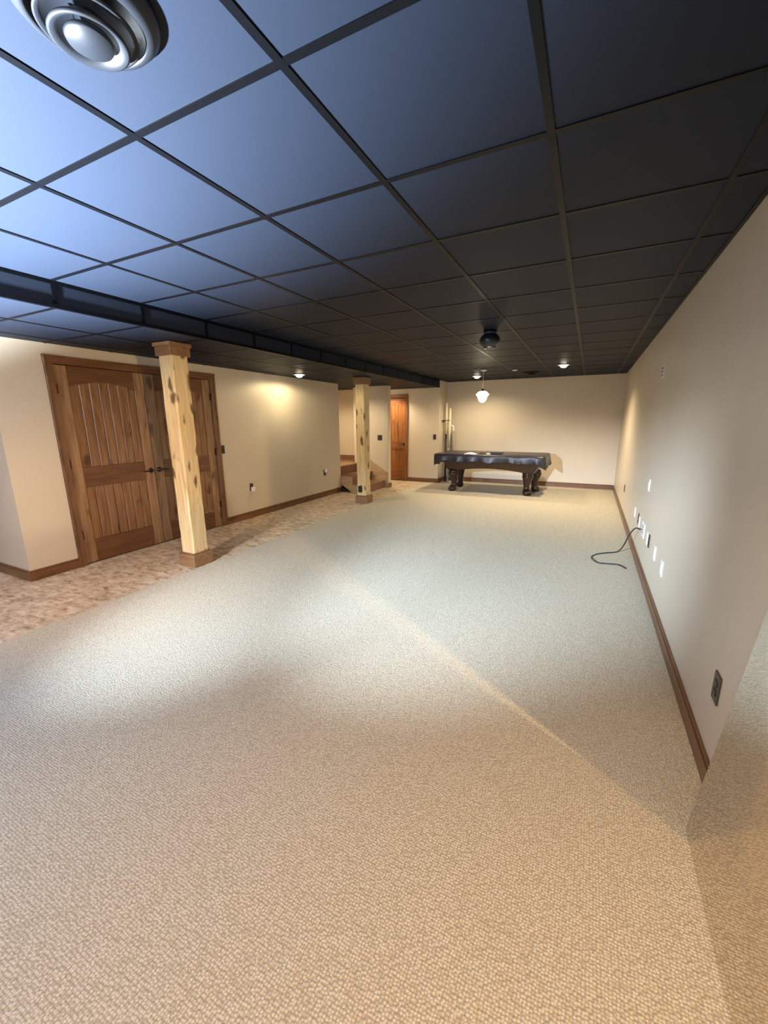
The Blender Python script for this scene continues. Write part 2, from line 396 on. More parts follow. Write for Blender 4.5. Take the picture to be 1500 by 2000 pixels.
# ================================================================ DOORS
def casing(name, label, along, x, y0, y1, z, wd=0.075):
    o = struct(thing(name, label, 'door casing', (x, y0, 0)), label, 'door casing')
    box('upright', 'casing_upright', x-0.10, x+0.014, y0-wd, y0, 0, z, o, 0.002)
    box('upright', 'casing_upright', x-0.10, x+0.014, y1, y1+wd, 0, z, o, 0.002)
    box('head', 'casing_along', x-0.10, x+0.016, y0-wd-0.005, y1+wd+0.005, z, z+0.08, o, 0.002)
    for yy in (y0-wd, y1+wd-0.022): box('backband', 'casing_upright', x, x+0.022, yy, yy+0.022, 0, z+0.06, o, 0.003)
    box('backband', 'casing_along', x, x+0.024, y0-wd-0.005, y1+wd+0.005, z+0.058, z+0.08, o, 0.003)
    for yy in (y0+0.001, y1-0.013): box('stop', 'casing_upright', x-0.10, x-0.052, yy, yy+0.012, 0, z-0.001, o)
    return o
casing('trim_1', 'brown wooden casing around the double doors', 'y', XL, DY0, DY1, DZ+0.0)

def arch(y0, y1, zs, rise, n=14):
    return [(y0+(y1-y0)*k/n, zs+rise*(1-(2*k/n-1)**2)) for k in range(n+1)]
def leaf(name, label, y0, y1, hinge, lever_y):
    fx = XL-0.014; bx = fx-0.040          # front and back of the leaf
    d = struct(thing(name, label, 'door', (fx, (y0+y1)/2, 0)), label, 'door')
    st = 0.118; z0, z1 = 0.012, DZ-0.004
    for a, bb in ((y0+0.002, y0+st), (y1-st, y1-0.002)): box('stile', 'alder_stile', bx, fx, a, bb, z0, z1, d, 0.003)
    a, bb = y0+st, y1-st
    box('bottom_rail', 'alder_rail', bx, fx-0.001, a, bb, z0, 0.255, d, 0.003)
    box('lock_rail', 'alder_rail', bx, fx-0.001, a, bb, 0.835, 1.045, d, 0.003)
    ar = arch(a, bb, 1.865, 0.062)
    prism('top_rail', 'alder_rail', [(a, z1), (bb, z1)]+ar[::-1], 'x', bx, fx-0.001, d, loc=(fx, (a+bb)/2, 1.9))
    npl = 7; pw = (bb-a)/npl
    for k in range(npl):
        for zz0, zz1 in ((0.250, 0.84), (1.04, 1.935)):
            box('plank', 'alder_plank', bx+0.008, fx-0.011, a+k*pw+0.0015, a+(k+1)*pw-0.0015, zz0, zz1, d, 0.007)
    for hz in (0.33, 1.09, 1.84):
        hh = box('hinge', 'bronze', fx-0.002, fx+0.004, hinge-0.016, hinge+0.016, hz-0.045, hz+0.045, d)
        lathe('hinge_pin', 'bronze', [(0.006, -0.05), (0.006, 0.05)], (fx+0.008, hinge, hz), hh, 8)
    s = 1 if lever_y > (y0+y1)/2 else -1
    ho = lathe('door_lever', 'bronze', [(0.001, 0.0), (0.031, 0.0), (0.029, 0.008), (0.012, 0.012), (0.011, 0.045), (0.001, 0.047)], (fx, lever_y, 0.935), d, 20, axis='x')
    tube('lever_arm', 'bronze', [(fx+0.042, lever_y, 0.935), (fx+0.046, lever_y-s*0.03, 0.937), (fx+0.044, lever_y-s*0.07, 0.932), (fx+0.042, lever_y-s*0.11, 0.934)], 0.009, ho)
    return d
MY = (DY0+DY1)/2-0.012
leaf('door_1', 'left leaf of the knotty wood double doors with grooved arched panel', DY0+0.003, MY-0.001, DY0+0.004, MY-0.055)
leaf('door_2', 'right leaf of the knotty wood double doors, half behind the post', MY+0.001, DY1-0.003, DY1-0.004, MY+0.055)

# hall door
HX0, HX1 = -4.83, -4.115
hc = struct(thing('trim_2', 'brown wooden casing around the hall door', 'door casing', (HX1, YJ, 0)), 'brown wooden casing around the hall door', 'door casing')
box('upright', 'hall_door_stile', HX1, HX1+0.07, YJ-0.014, YJ+0.1, 0, 2.055, hc, 0.002)
box('upright', 'hall_door_stile', HX0-0.07, HX0, YJ-0.014, YJ+0.1, 0, 2.055, hc, 0.002)
box('head', 'hall_door_rail', HX0-0.07, HX1+0.07, YJ-0.016, YJ+0.1, 2.055, 2.13, hc, 0.002)
box('backband', 'casing_upright', HX1+0.052, HX1+0.072, YJ-0.024, YJ-0.012, 0, 2.11, hc, 0.002)
box('backband', 'casing_across', HX0-0.07, HX1+0.072, YJ-0.026, YJ-0.012, 2.112, 2.132, hc, 0.002)
d = struct(thing('door_3', 'orange brown wooden hall door with arched panel', 'door', ((HX0+HX1)/2, YJ+0.03, 0)), 'orange brown wooden hall door with arched panel', 'door')
fy, by = YJ+0.03, YJ+0.07
for a, bb in ((HX0+0.003, HX0+0.115), (HX1-0.115, HX1-0.003)): box('stile', 'hall_door_stile', a, bb, fy, by, 0.01, 2.05, d, 0.003)
a, bb = HX0+0.115, HX1-0.115
box('bottom_rail', 'hall_door_rail', a, bb, fy, by, 0.01, 0.25, d, 0.003)
box('lock_rail', 'hall_door_rail', a, bb, fy, by, 0.80, 1.00, d, 0.003)
ar = arch(a, bb, 1.83, 0.065)
prism('top_rail', 'hall_door_rail', [(a, 2.05), (bb, 2.05)]+ar[::-1], 'y', fy, by, d, loc=((a+bb)/2, fy, 1.9))
for k in range(5):
    pw = (bb-a)/5
    for zz0, zz1 in ((0.245, 0.805), (0.995, 1.905)):
        box('plank', 'hall_door_stile', a+k*pw+0.001, a+(k+1)*pw-0.001, fy+0.012, by-0.008, zz0, zz1, d, 0.004)
ho = lathe('door_lever', 'bronze', [(0.001, 0), (0.034, 0), (0.031, -0.009), (0.013, -0.012), (0.012, -0.045), (0.001, -0.047)], (HX1-0.065, fy, 0.93), d, 16, axis='y')
tube('lever_arm', 'bronze', [(HX1-0.065, fy-0.04, 0.93), (HX1-0.11, fy-0.045, 0.932), (HX1-0.165, fy-0.042, 0.925)], 0.011, ho)

# ================================================================ POSTS
def post(label, cx, cy, sh=0.094, bb=0.122, cc=0.112):
    p = thing('wooden_post', label, 'post', (cx, cy, 0), 'timber posts under the soffit')
    # slightly hewn shaft
    V, F = [], []; nz = 26; ring = []
    for k in range(nz+1):
        z = 0.13+(2.13-0.13)*k/nz
        for q, (sx, sy) in enumerate(((-1, -1), (1, -1), (1, 1), (-1, 1))):
            ch = 0.010+random.uniform(0, 0.006)
            for (ux, uy) in (((sx, sy*(1-ch/sh)), (sx*(1-ch/sh), sy)) if q % 2 else ((sx*(1-ch/sh), sy), (sx, sy*(1-ch/sh)))):
                pass
            pts = [(sx*(sh-ch), sy*sh), (sx*sh, sy*(sh-ch))]
            if q in (0, 2): pts = pts[::-1]
            for (px, py) in pts: V.append((cx+px+random.uniform(-.0012, .0012), cy+py+random.uniform(-.0012, .0012), z))
    for k in range(nz):
        for i in range(8): F.append((k*8+i, k*8+(i+1) % 8, (k+1)*8+(i+1) % 8, (k+1)*8+i))
    F.append(tuple(range(7, -1, -1))); F.append(tuple(nz*8+i for i in range(8)))
    mesh('shaft', 'post_pine', V, F, p, (cx, cy, 0.13))
    box('base_block', 'post_block', cx-bb, cx+bb, cy-bb, cy+bb, 0, 0.135, p, 0.006)
    box('base_cap', 'post_block', cx-bb+0.014, cx+bb-0.014, cy-bb+0.014, cy+bb-0.014, 0.135, 0.15, p, 0.004)
    box('capital', 'post_block', cx-cc, cx+cc, cy-cc, cy+cc, 2.13, 2.215, p, 0.004)
    box('capital_band', 'post_block', cx-cc-0.012, cx+cc+0.012, cy-cc-0.012, cy+cc+0.012, 2.215, HS-0.001, p, 0.004)
    return p
post('knotty timber post standing before the double doors', -3.715, 2.84)
post('knotty timber post standing before the stairs', -3.700, 6.56)

# ================================================================ STAIRS
SX = [-4.13, -4.455, -4.775]; RZ = 0.185; YS0, YS1 = 7.40, 8.30
stt = thing('staircase', 'brown wooden stairs climbing left behind the far post', 'stairs', (-4.45, 7.85, 0))
for k in range(3):
    x = SX[k]; xb = SX[k+1] if k < 2 else -6.0
    ye = YS1 if k < 2 else 8.90
    box('riser', 'stair_riser', x-0.02, x, YS0+0.012, YS1-0.02, 0.001+k*RZ, (k+1)*RZ-0.028, stt)
    if k < 2: box('tread', 'stair_tread', xb-0.012, x+0.022, YS0+0.001, YS1-0.022, (k+1)*RZ-0.028, (k+1)*RZ, stt, 0.006)
    else:
        fl2 = struct(box('floor_landing', 'stair_tread', -5.99, x+0.022, YS0+0.002, YS1-0.022, (k+1)*RZ-0.028, (k+1)*RZ, None, 0.004), 'reddish brown wooden stair landing', 'landing')
        box('landing_board', 'stair_tread', -5.99, -5.0, YS1-0.022, 8.88, (k+1)*RZ-0.028, (k+1)*RZ, fl2, 0.002)
prism('stringer', 'stringer', [(-4.134, 0.001), (-4.134, RZ-0.028), (-4.459, RZ-0.028), (-4.459, 2*RZ-0.028), (-4.744, 2*RZ-0.028), (-4.744, 0.165), (-4.485, 0.001)], 'y', YS0+0.001, YS0+0.018, stt)
prism('skirt_board', 'stringer', [(-4.06, 0.001), (-4.06, 0.36), (-4.10, 0.375), (-4.77, 0.80), (-4.77, 0.001)], 'y', YS1-0.021, YS1-0.001, stt)
struct(box('baseboard_landing', 'stair_riser', -5.99, -5.0, 8.882, 8.899, 3*RZ, 3*RZ+0.105), 'reddish brown baseboard behind the stair landing', 'baseboard')
box('under_stair_dark', 'void_black', -4.74, -4.46, YS0+0.05, YS0+0.06, 0.001, 0.34, stt)  # black sheet painted in for the darkness inside the stair void
tv = thing('black_wedge', 'small black wedge lying under the stair side', 'wedge', (-4.62, 7.39, 0))
prism('wedge_body', 'black_rubber', [(-4.74, 0.0), (-4.52, 0.0), (-4.72, 0.11), (-4.74, 0.11)], 'y', 7.402, 7.44, tv)

# ================================================================ PLATES
def plate_r(y, z, wd, ht, m, label, kind, group=None, slots=True):
    """plate on the right wall, facing -x"""
    name = {'outlet': 'wall_outlet', 'switch': 'light_switch', 'media plate': 'media_plate', 'plug': 'plug_adapter'}[kind]
    p = thing(name, label, kind, (XR, y, z-ht/2), group)
    box('cover_plate', m, XR-0.007, XR-0.0003, y-wd/2, y+wd/2, z-ht/2, z+ht/2, p, 0.002)
    sm = 'white_plastic' if m == 'white_plastic' else 'dark_socket'
    if kind == 'outlet':
        for s in (-1, 1):
            q = box('socket', sm, XR-0.010, XR-0.006, y-0.017, y+0.017, z+s*0.021-0.014, z+s*0.021+0.014, p, 0.002)
            for t in (-1, 1): box('slot', 'grey_slot', XR-0.0106, XR-0.0099, y+t*0.007-0.0015, y+t*0.007+0.0015, z+s*0.021-0.006, z+s*0.021+0.006, q)
    elif kind == 'media plate':
        for i in range(2):
            for j in range(3): lathe('jack', 'grey_slot', [(0.008, -0.002), (0.008, 0.002), (0.004, 0.002), (0.004, -0.002)], (XR-0.010, y+(i-0.5)*0.06, z+(j-1)*0.032), p, 10, axis='x')
    elif kind == 'switch':
        box('rocker', sm, XR-0.011, XR-0.006, y-0.016, y+0.016, z-0.032, z+0.032, p, 0.003)
    return p
G = 'low plates on the right wall'
plate_r(5.56, 0.42, 0.072, 0.117, 'white_plastic', 'small white outlet farthest from the camera in the low white row', 'outlet', G)
plate_r(5.165, 0.42, 0.072, 0.117, 'dark_plate', 'dark outlet half hidden behind a white plate in the low row', 'outlet', G)
plate_r(5.06, 0.415, 0.072, 0.117, 'white_plastic', 'white outlet just left of the big media plate', 'outlet', G)
plate_r(4.70, 0.415, 0.21, 0.145, 'white_plastic', 'large white media plate where the black cable leaves the wall', 'media plate', G)
plate_r(4.345, 0.415, 0.075, 0.12, 'white_plastic', 'white outlet just right of the big media plate', 'outlet', G)
plate_r(4.235, 0.42, 0.072, 0.117, 'dark_plate', 'dark outlet beside the white outlet right of the media plate', 'outlet', G)
plate_r(3.855, 0.42, 0.075, 0.12, 'white_plastic', 'white outlet second nearest in the low right wall row', 'outlet', G)
plate_r(3.475, 0.418, 0.075, 0.12, 'white_plastic', 'white blank plate nearest the camera in the low right wall row', 'switch', G)
plate_r(4.69, 0.868, 0.075, 0.12, 'white_plastic', 'white plate at mid height on the right wall', 'switch')
plate_r(4.80, 1.94, 0.12, 0.12, 'white_plastic', 'white plate high on the right wall near the ceiling', 'media plate')
plate_r(7.33, 0.44, 0.072, 0.117, 'dark_plate', 'tiny dark outlet near the far end of the right wall', 'outlet')
plate_r(1.95, 0.405, 0.078, 0.125, 'dark_plate', 'dark brown outlet low on the near right wall', 'outlet')
def plate_l(y, z, kind, label, plug=None):
    p = thing('light_switch' if kind == 'switch' else 'wall_outlet', label, kind, (XL, y, z-0.06))
    box('cover_plate', 'dark_plate', XL+0.0003, XL+0.007, y-0.036, y+0.036, z-0.06, z+0.06, p, 0.002)
    if kind == 'switch': box('rocker', 'dark_socket', XL+0.006, XL+0.011, y-0.016, y+0.016, z-0.032, z+0.032, p, 0.003)
    else:
        for s in (-1, 1): box('socket', 'dark_socket', XL+0.006, XL+0.010, y-0.017, y+0.017, z+s*0.021-0.014, z+s*0.021+0.014, p, 0.002)
    if plug:
        q = thing('night_light', plug[1], 'night light', (XL+0.01, y+plug[2], z+plug[0]-0.035))
        box('plug_body', 'white_plastic', XL+0.0105, XL+0.045, y+plug[2]-0.034, y+plug[2]+0.034, z+plug[0]-0.036, z+plug[0]+0.036, q, 0.006)
        box('plug_face', 'white_plastic', XL+0.045, XL+0.052, y+plug[2]-0.022, y+plug[2]+0.022, z+plug[0]-0.02, z+plug[0]+0.022, q, 0.003)
plate_l(4.262, 1.115, 'switch', 'dark light switch right beside the double door casing')
plate_l(4.765, 0.49, 'outlet', 'dark outlet on the left wall just right of the double doors', (-0.032, 'white plug in the lower socket near the double doors', 0.012))
plate_l(6.80, 0.49, 'outlet', 'dark outlet on the left wall near the stairs', (0.035, 'white plug in the upper socket near the stairs', 0.012))
def plate_y(x, y, z, wd, label):
    p = thing('light_switch', label, 'switch', (x, y, z-0.06))
    box('cover_plate', 'dark_plate', x-wd/2, x+wd/2, y-0.007, y-0.0003, z-0.06, z+0.06, p, 0.002)
    for k in range(2 if wd > 0.1 else 1):
        xx = x+(k-0.5)*0.046 if wd > 0.1 else x
        box('rocker', 'dark_socket', xx-0.016, xx+0.016, y-0.011, y-0.006, z-0.032, z+0.032, p, 0.003)
plate_y(-4.243, 8.30, 1.13, 0.115, 'dark double switch on the narrow wall beside the stairs')
plate_y(-3.345, YJ, 1.115, 0.072, 'dark single switch on the projecting wall by the hall door')
p = thing('wall_outlet', 'black outlet low on the timber post before the stairs', 'outlet', (-3.715, 6.464, 0.20))
box('cover_plate', 'black_rubber', -3.765, -3.685, 6.455, 6.4655, 0.205, 0.325, p, 0.002)
for s in (-1, 1): box('socket', 'dark_socket', -3.742, -3.708, 6.451, 6.456, 0.265+s*0.022-0.014, 0.265+s*0.022+0.014, p)

# ================================================================ CABLE
cb = tube('loose_cable', 'black_cable', smooth_path([(XR-0.011, 4.78, 0.39), (0.52, 4.84, 0.385), (0.49, 5.02, 0.26), (0.46, 5.14, 0.10), (0.41, 5.18, 0.012), (0.30, 5.10, 0.007), (0.20, 5.00, 0.007), (0.145, 4.86, 0.007), (0.20, 4.70, 0.007), (0.30, 4.70, 0.007), (0.40, 4.71, 0.007), (0.46, 4.62, 0.007)], 6), 0.0065)
tag(cb, 'thin black cable curling from the wall plate onto the carpet', 'cable')

# ================================================================ GLASS PANEL
gp = thing('glass_panel', 'reflective glass panel at the lower right mirroring the carpet', 'glass panel', (0.455, 0.9, 0))
prism('pane', 'panel_glass', [(1.593, 0.001), (1.213, 1.40), (-1.3, 1.40), (-1.3, 0.001)], 'x', 0.458, 0.460, gp, loc=(0.459, 0.2, 0))

# ================================================================ POOL TABLE
pt = thing('pool_table', 'dark wooden pool table with carved claw feet under a cover', 'pool table', (-1.84, 8.88, 0))
TX0, TX1, TY0, TY1 = -2.97, -0.71, 8.33, 9.42
# playing bed and rails hidden under the cover
box('bed', 'table_wood', TX0+0.03, TX1-0.03, TY0+0.03, TY1-0.03, 0.66, 0.775, pt, 0.01)
def apron(y, s):
    n = 18; top, bot = [], []
    xa, xb = -2.66, -0.93
    V, F = [], []
    for k in range(n+1):
        t = k/n; u = 2*t-1
        x = xa+(xb-xa)*t
        xt = x-0.10*(1-t)+0.10*t if False else x
        zb = 0.455+0.062*(1-min(1, abs(u)/0.82)**2) if abs(u) < 0.82 else 0.455
        V += [(x+0.13*u*1.0, y-s*0.05, 0.70), (x, y, zb), (x, y+s*0.05, zb), (x+0.13*u, y+s*0.0, 0.70)]
    for k in range(n):
        for i in range(4): F.append((k*4+i, k*4+(i+1) % 4, k*4+4+(i+1) % 4, k*4+4+i))
    F += [(3, 2, 1, 0), (n*4, n*4+1, n*4+2, n*4+3)]
    mesh('apron', 'table_wood', V, F, pt, ((xa+xb)/2, y, 0.5))
apron(8.47, 1); apron(9.25, -1)
for x, s in ((-2.70, 1), (-0.90, -1)):
    prism('apron', 'table_wood', [(x-s*0.12, 0.70), (x, 0.46), (x+s*0.05, 0.46), (x+s*0.05, 0.70)], 'y', 8.49, 9.23, pt)
def pleg(x, y, sx, sy):
    """cabriole leg: knee bows outward, ankle tucks in, claw foot turns out"""
    prof = [(0.47, 0.085, 0.00), (0.43, 0.088, 0.012), (0.415, 0.078, 0.014), (0.40, 0.092, 0.02), (0.36, 0.086, 0.022), (0.30, 0.070, 0.012), (0.24, 0.056, -0.004), (0.18, 0.048, -0.012), (0.13, 0.047, -0.008), (0.10, 0.058, 0.008), (0.065, 0.072, 0.022), (0.03, 0.070, 0.026), (0.0, 0.052, 0.024)]
    V, F = [], []; seg = 20; P = []
    for z, r, off in prof:
        for i in range(seg):
            q = 2*math.pi*i/seg; sq = 1+0.10*math.cos(2*q)**2
            V.append((x+sx*off+1.12*r*sq*math.cos(q), y+sy*off+1.12*r*sq*math.sin(q), z))
    for k in range(len(prof)-1):
        for i in range(seg): F.append((k*seg+i, k*seg+(i+1) % seg, (k+1)*seg+(i+1) % seg, (k+1)*seg+i))
    F.append(tuple(range(seg))); F.append(tuple((len(prof)-1)*seg+i for i in range(seg)))
    lg = mesh('leg', 'table_leg_wood', V, F, pt, (x, y, 0), True)
    for k in range(4):
        q = math.atan2(sy, sx)+(k-1.5)*0.62
        cx, cy = x+sx*0.024+0.058*math.cos(q), y+sy*0.024+0.058*math.sin(q)
        tube('claw', 'table_leg_wood', [(cx-0.03*math.cos(q), cy-0.03*math.sin(q), 0.115), (cx, cy, 0.085), (cx+0.017*math.cos(q), cy+0.017*math.sin(q), 0.045), (cx+0.012*math.cos(q), cy+0.012*math.sin(q), 0.006)], 0.02, lg, 8, rf=lambda t: 0.021-0.008*t)
    lathe('knee_ring', 'table_leg_wood', [(0.094, 0.0), (0.101, 0.008), (0.094, 0.016)], (x+sx*0.012, y+sy*0.012, 0.408), lg, 20)
for x, y, sx, sy in ((-2.565, 8.53, -0.7, -0.7), (-1.045, 8.58, 0.5, -0.7), (-2.585, 9.13, -0.7, 0.7), (-0.955, 9.12, 0.7, 0.7)): pleg(x, y, sx, sy)

# fitted cover draped over it
V, F = [], []; per = []
rc = 0.07
def corner(cx, cy, a0):
    return [(cx+rc*math.cos(a0+k*math.pi/12), cy+rc*math.sin(a0+k*math.pi/12), a0+k*math.pi/12) for k in range(7)]
def edge(p, q, nrm, n):
    return [(p[0]+(q[0]-p[0])*k/n, p[1]+(q[1]-p[1])*k/n, nrm) for k in range(1, n)]
c = [corner(TX1-rc, TY1-rc, 0), corner(TX0+rc, TY1-rc, math.pi/2), corner(TX0+rc, TY0+rc, math.pi), corner(TX1-rc, TY0+rc, 1.5*math.pi)]
per += c[0]+edge(c[0][-1], c[1][0], math.pi/2, 40)+c[1]+edge(c[1][-1], c[2][0], math.pi, 20)+c[2]+edge(c[2][-1], c[3][0], 1.5*math.pi, 40)+c[3]+edge(c[3][-1], c[0][0], 0, 20)
N = len(per); rings = 9
ZT = 0.805
def hem(i):
    x, y, a = per[i]
    e = max(0, abs((x-(TX0+TX1)/2)/((TX1-TX0)/2))-0.86)/0.14
    return 0.648-0.085*min(1, e*1.2)+0.012*math.sin(i*0.55)+0.008*math.sin(i*1.31+1)
for k in range(rings):
    t = k/(rings-1)
    for i, (x, y, a) in enumerate(per):
        f = t*t
        fold = 0.022*math.sin(i*0.83+math.sin(i*0.21)*2)*f+0.010*math.sin(i*1.9)*f
        out = -0.022*(1-min(1, t*5))+0.012*t+fold
        z = ZT-(0.0 if k == 0 else 0.006+(ZT-0.006-hem(i))*((k-1)/(rings-2)) if k > 1 else 0.008)
        V.append((x+out*math.cos(a), y+out*math.sin(a), z))
for k in range(rings-1):
    for i in range(N): F.append((k*N+i, k*N+(i+1) % N, (k+1)*N+(i+1) % N, (k+1)*N+i))
F.append(tuple(range(N-1, -1, -1)))
cv = mesh('table_cover', 'table_cover', V, F, None, (-1.865, 8.865, 0.8), True)
md = cv.modifiers.new('thick', 'SOLIDIFY'); md.thickness = 0.004; md.offset = 1
tag(cv, 'dark plum vinyl cover draped over the pool table', 'table cover')
# things lying on the cover
def crumple(name, m, cx, cy, sx, sy, h, label, cat, seed):
    r = random.Random(seed); V, F = [], []; nx, ny = 7, 5
    for layer in (0, 1):
        for j in range(ny):
            for i in range(nx):
                u, v = i/(nx-1)*2-1, j/(ny-1)*2-1
                z = ZT+0.006+(h*max(0, 1-u*u*0.9)*max(0.1, 1-v*v*0.8)*r.uniform(0.4, 1) if layer else 0)
                V.append((cx+u*sx+r.uniform(-.012, .012)*(1-layer), cy+v*sy+r.uniform(-.01, .01)*(1-layer), z+0.001*layer))
        if layer == 0: base_n = len(V)
    for j in range(ny-1):
        for i in range(nx-1):
            a = j*nx+i; F.append((a, a+nx, a+nx+1, a+1)); F.append((base_n+a, base_n+a+1, base_n+a+nx+1, base_n+a+nx))
    rim = [i for i in range(nx)]+[j*nx+nx-1 for j in range(1, ny)]+[(ny-1)*nx+i for i in range(nx-2, -1, -1)]+[j*nx for j in range(ny-2, 0, -1)]
    for k in range(len(rim)):
        a, b2 = rim[k], rim[(k+1) % len(rim)]; F.append((a, b2, base_n+b2, base_n+a))
    return tag(mesh(name, m, V, F, None, (cx, cy, ZT+0.006)), label, cat)
crumple('crumpled_paper', 'paper', -2.20, 8.50, 0.12, 0.10, 0.035, 'crumpled white paper at the left of the table cover', 'paper', 1)
crumple('black_cloth', 'black_rubber', -1.975, 8.53, 0.085, 0.08, 0.045, 'crumpled black cloth between the papers on the table cover', 'cloth', 2)
crumple('paper_scrap', 'paper', -1.845, 8.56, 0.035, 0.05, 0.03, 'small white paper scrap between the black items on the table', 'paper', 3)
br = thing('table_brush', 'long black brush lying on the table cover', 'brush', (-1.66, 8.53, ZT+0.006))
box('handle', 'black_rubber', -1.80, -1.52, 8.515, 8.555, ZT+0.030, ZT+0.050, br, 0.006)
box('bristles', 'dark_socket', -1.79, -1.56, 8.518, 8.552, ZT+0.0062, ZT+0.030, br)

# ================================================================ TUBES IN THE CORNER
def leaning(name, label, cat, x, y, dx, dy, parts):
    t = thing(name, label, cat, (x, y, 0))
    zt = parts[-1][1]
    for nm, z1, r, m in parts: pass
    z0 = 0.0
    for nm, z1, r, m in parts:
        f0, f1 = z0/2, z1/2
        tube(nm, m, [(x+dx*f0, y+dy*f0, z0), (x+dx*f1, y+dy*f1, z1)], r, t, 14)
        z0 = z1
    return t
leaning('cream_pole', 'tallest cream pole with black lower half in the far left corner', 'pole', -3.135, 9.70, -0.02, 0.05, [('lower_half', 1.17, 0.026, 'black_rubber'), ('upper_half', 1.915, 0.028, 'cream_tube')])
leaning('cream_pole', 'shorter cream pole at the right of the corner rack', 'pole', -3.085, 9.74, 0.015, 0.04, [('lower_half', 0.86, 0.024, 'grey_tube'), ('upper_half', 1.79, 0.031, 'cream_tube')])
rk = thing('wall_rack', 'dark bracket holding cream poles on the short return wall', 'rack', (XS, 9.70, 1.49))
tube('bar', 'bronze', [(XS+0.001, 9.655, 1.495), (-3.16, 9.655, 1.495), (-3.03, 9.655, 1.505)], 0.009, rk)
lathe('knob', 'bronze', [(0.001, -0.03), (0.024, -0.02), (0.028, 0), (0.02, 0.02), (0.001, 0.028)], (-3.195, 9.655, 1.485), rk, 12)
cn = thing('grey_cane', 'grey tapered cane with a bent white top beside the poles', 'cane', (-2.97, 9.86, 0))
tube('shaft', 'grey_tube', [(-2.955, 9.86, 0), (-2.985, 9.86, 0.7), (-3.0, 9.86, 1.24)], 0.03, cn, 12, rf=lambda t: 0.045-0.02*t)
tube('bent_top', 'white_plastic', smooth_path([(-2.998, 9.86, 1.24), (-3.006, 9.86, 1.32), (-3.03, 9.86, 1.365), (-3.06, 9.86, 1.37)], 5), 0.022, cn, 12)

# ================================================================ CEILING FITTINGS
def can(label, x, y, z, power, r=0.075, spot=math.radians(165), blend=0.5, color=WARM, tgt=None):
    c = thing('recessed_light', label, 'ceiling light', (x, y, z-0.012), 'recessed downlights')
    lathe('trim_ring', 'trim_white', [(r, 0.0), (r+0.025, -0.004), (r+0.027, -0.010), (r, -0.012), (r-0.006, -0.002), (r-0.006, 0.0)], (x, y, z-0.0005), c, 32)
    lathe('bulb', 'lens_glow', [(0.0005, -0.052), (r*0.32, -0.048), (r*0.60, -0.036), (r*0.78, -0.018), (r*0.82, -0.003), (0.0005, -0.003)], (x, y, z-0.001), c, 24)
    light('downlight_beam', 'SPOT', (x, y, z-0.075), power, color, parent=c, target=tgt or (x, y, z-1), spot_size=spot, spot_blend=blend, shadow_soft_size=0.05)
    return c
can('bright recessed light in the main ceiling near the right wall', -0.50, 7.90, H, 235, spot=math.radians(150), blend=0.8)
can('bright recessed light close to the hanging lamp', -2.25, 8.95, H, 130, spot=math.radians(160), blend=0.7)
can('bright recessed light in the soffit near the left wall', -4.30, 5.56, HS, 37, spot=math.radians(179), blend=0.3, color=(1.0, 0.82, 0.50))
# downlights over the near end of the room, above and behind the frame
can('recessed light above the near carpet', 0.15, 0.15, H, 150, color=WARM2, spot=math.radians(130), blend=0.6)
can('tilted recessed light above the near left carpet edge', -3.10, 0.60, H, 165, color=WARM2, spot=math.radians(95), blend=1.0, tgt=(-4.0, 2.2, 0.6))

pd = thing('pendant_lamp', 'glowing white glass pendant lamp over the pool table', 'pendant lamp', (-1.88, 7.96, 1.83))
PX, PY = -1.88, 7.96
lathe('canopy', 'trim_white', [(0.001, 0), (0.062, 0), (0.058, -0.014), (0.02, -0.026), (0.001, -0.028)], (PX, PY, H-0.0005), pd, 24)
tube('rod', 'trim_white', [(PX, PY, H-0.02), (PX, PY, 2.06)], 0.006, pd, 8)
lathe('holder', 'bronze', [(0.001, 0.04), (0.02, 0.038), (0.034, 0.0), (0.001, 0.0)], (PX, PY, 2.035), pd, 20)
lathe('shade', 'shade_glass', [(0.034, 2.037), (0.055, 2.034), (0.085, 2.02), (0.100, 2.0), (0.118, 1.988), (0.122, 1.972), (0.108, 1.955), (0.090, 1.93), (0.078, 1.89), (0.055, 1.85), (0.025, 1.832), (0.001, 1.828)], (PX, PY, 0.0), pd, 32)
light('pendant_bulb', 'POINT', (PX, PY, 1.79), 10, WARM, parent=pd, shadow_soft_size=0.06)

# near round air diffuser
VX, VY = -1.103, 0.722; VS = 0.88
vn = thing('round_air_vent', 'large round dark ceiling vent at the upper left', 'vent', (VX, VY, H-0.09))
lathe('flange', 'vent_paint', [(r*VS, h*VS) for r, h in [(0.10, 0.0), (0.170, -0.001), (0.168, -0.010), (0.150, -0.030), (0.135, -0.038), (0.128, -0.034), (0.128, -0.004)]], (VX, VY, H), vn, 56)
lathe('middle_cone', 'vent_paint', [(r*VS, h*VS) for r, h in [(0.055, -0.006), (0.112, -0.045), (0.114, -0.052), (0.108, -0.054), (0.100, -0.046), (0.05, -0.010)]], (VX, VY, H), vn, 56)
lathe('inner_cone', 'vent_paint', [(r*VS, h*VS) for r, h in [(0.03, -0.02), (0.086, -0.066), (0.090, -0.074), (0.083, -0.078), (0.070, -0.068), (0.03, -0.03)]], (VX, VY, H), vn, 56)
lathe('centre_disc', 'vent_paint', [(r*VS, h*VS) for r, h in [(0.001, -0.064), (0.052, -0.064), (0.056, -0.070), (0.052, -0.078), (0.001, -0.082)]], (VX, VY, H), vn, 48)
lathe('screw', 'white_plastic', [(0.001, -0.004), (0.004, -0.003), (0.004, 0.0), (0.001, 0.0)], (VX-0.04, VY-0.048, H-0.04), vn, 8)
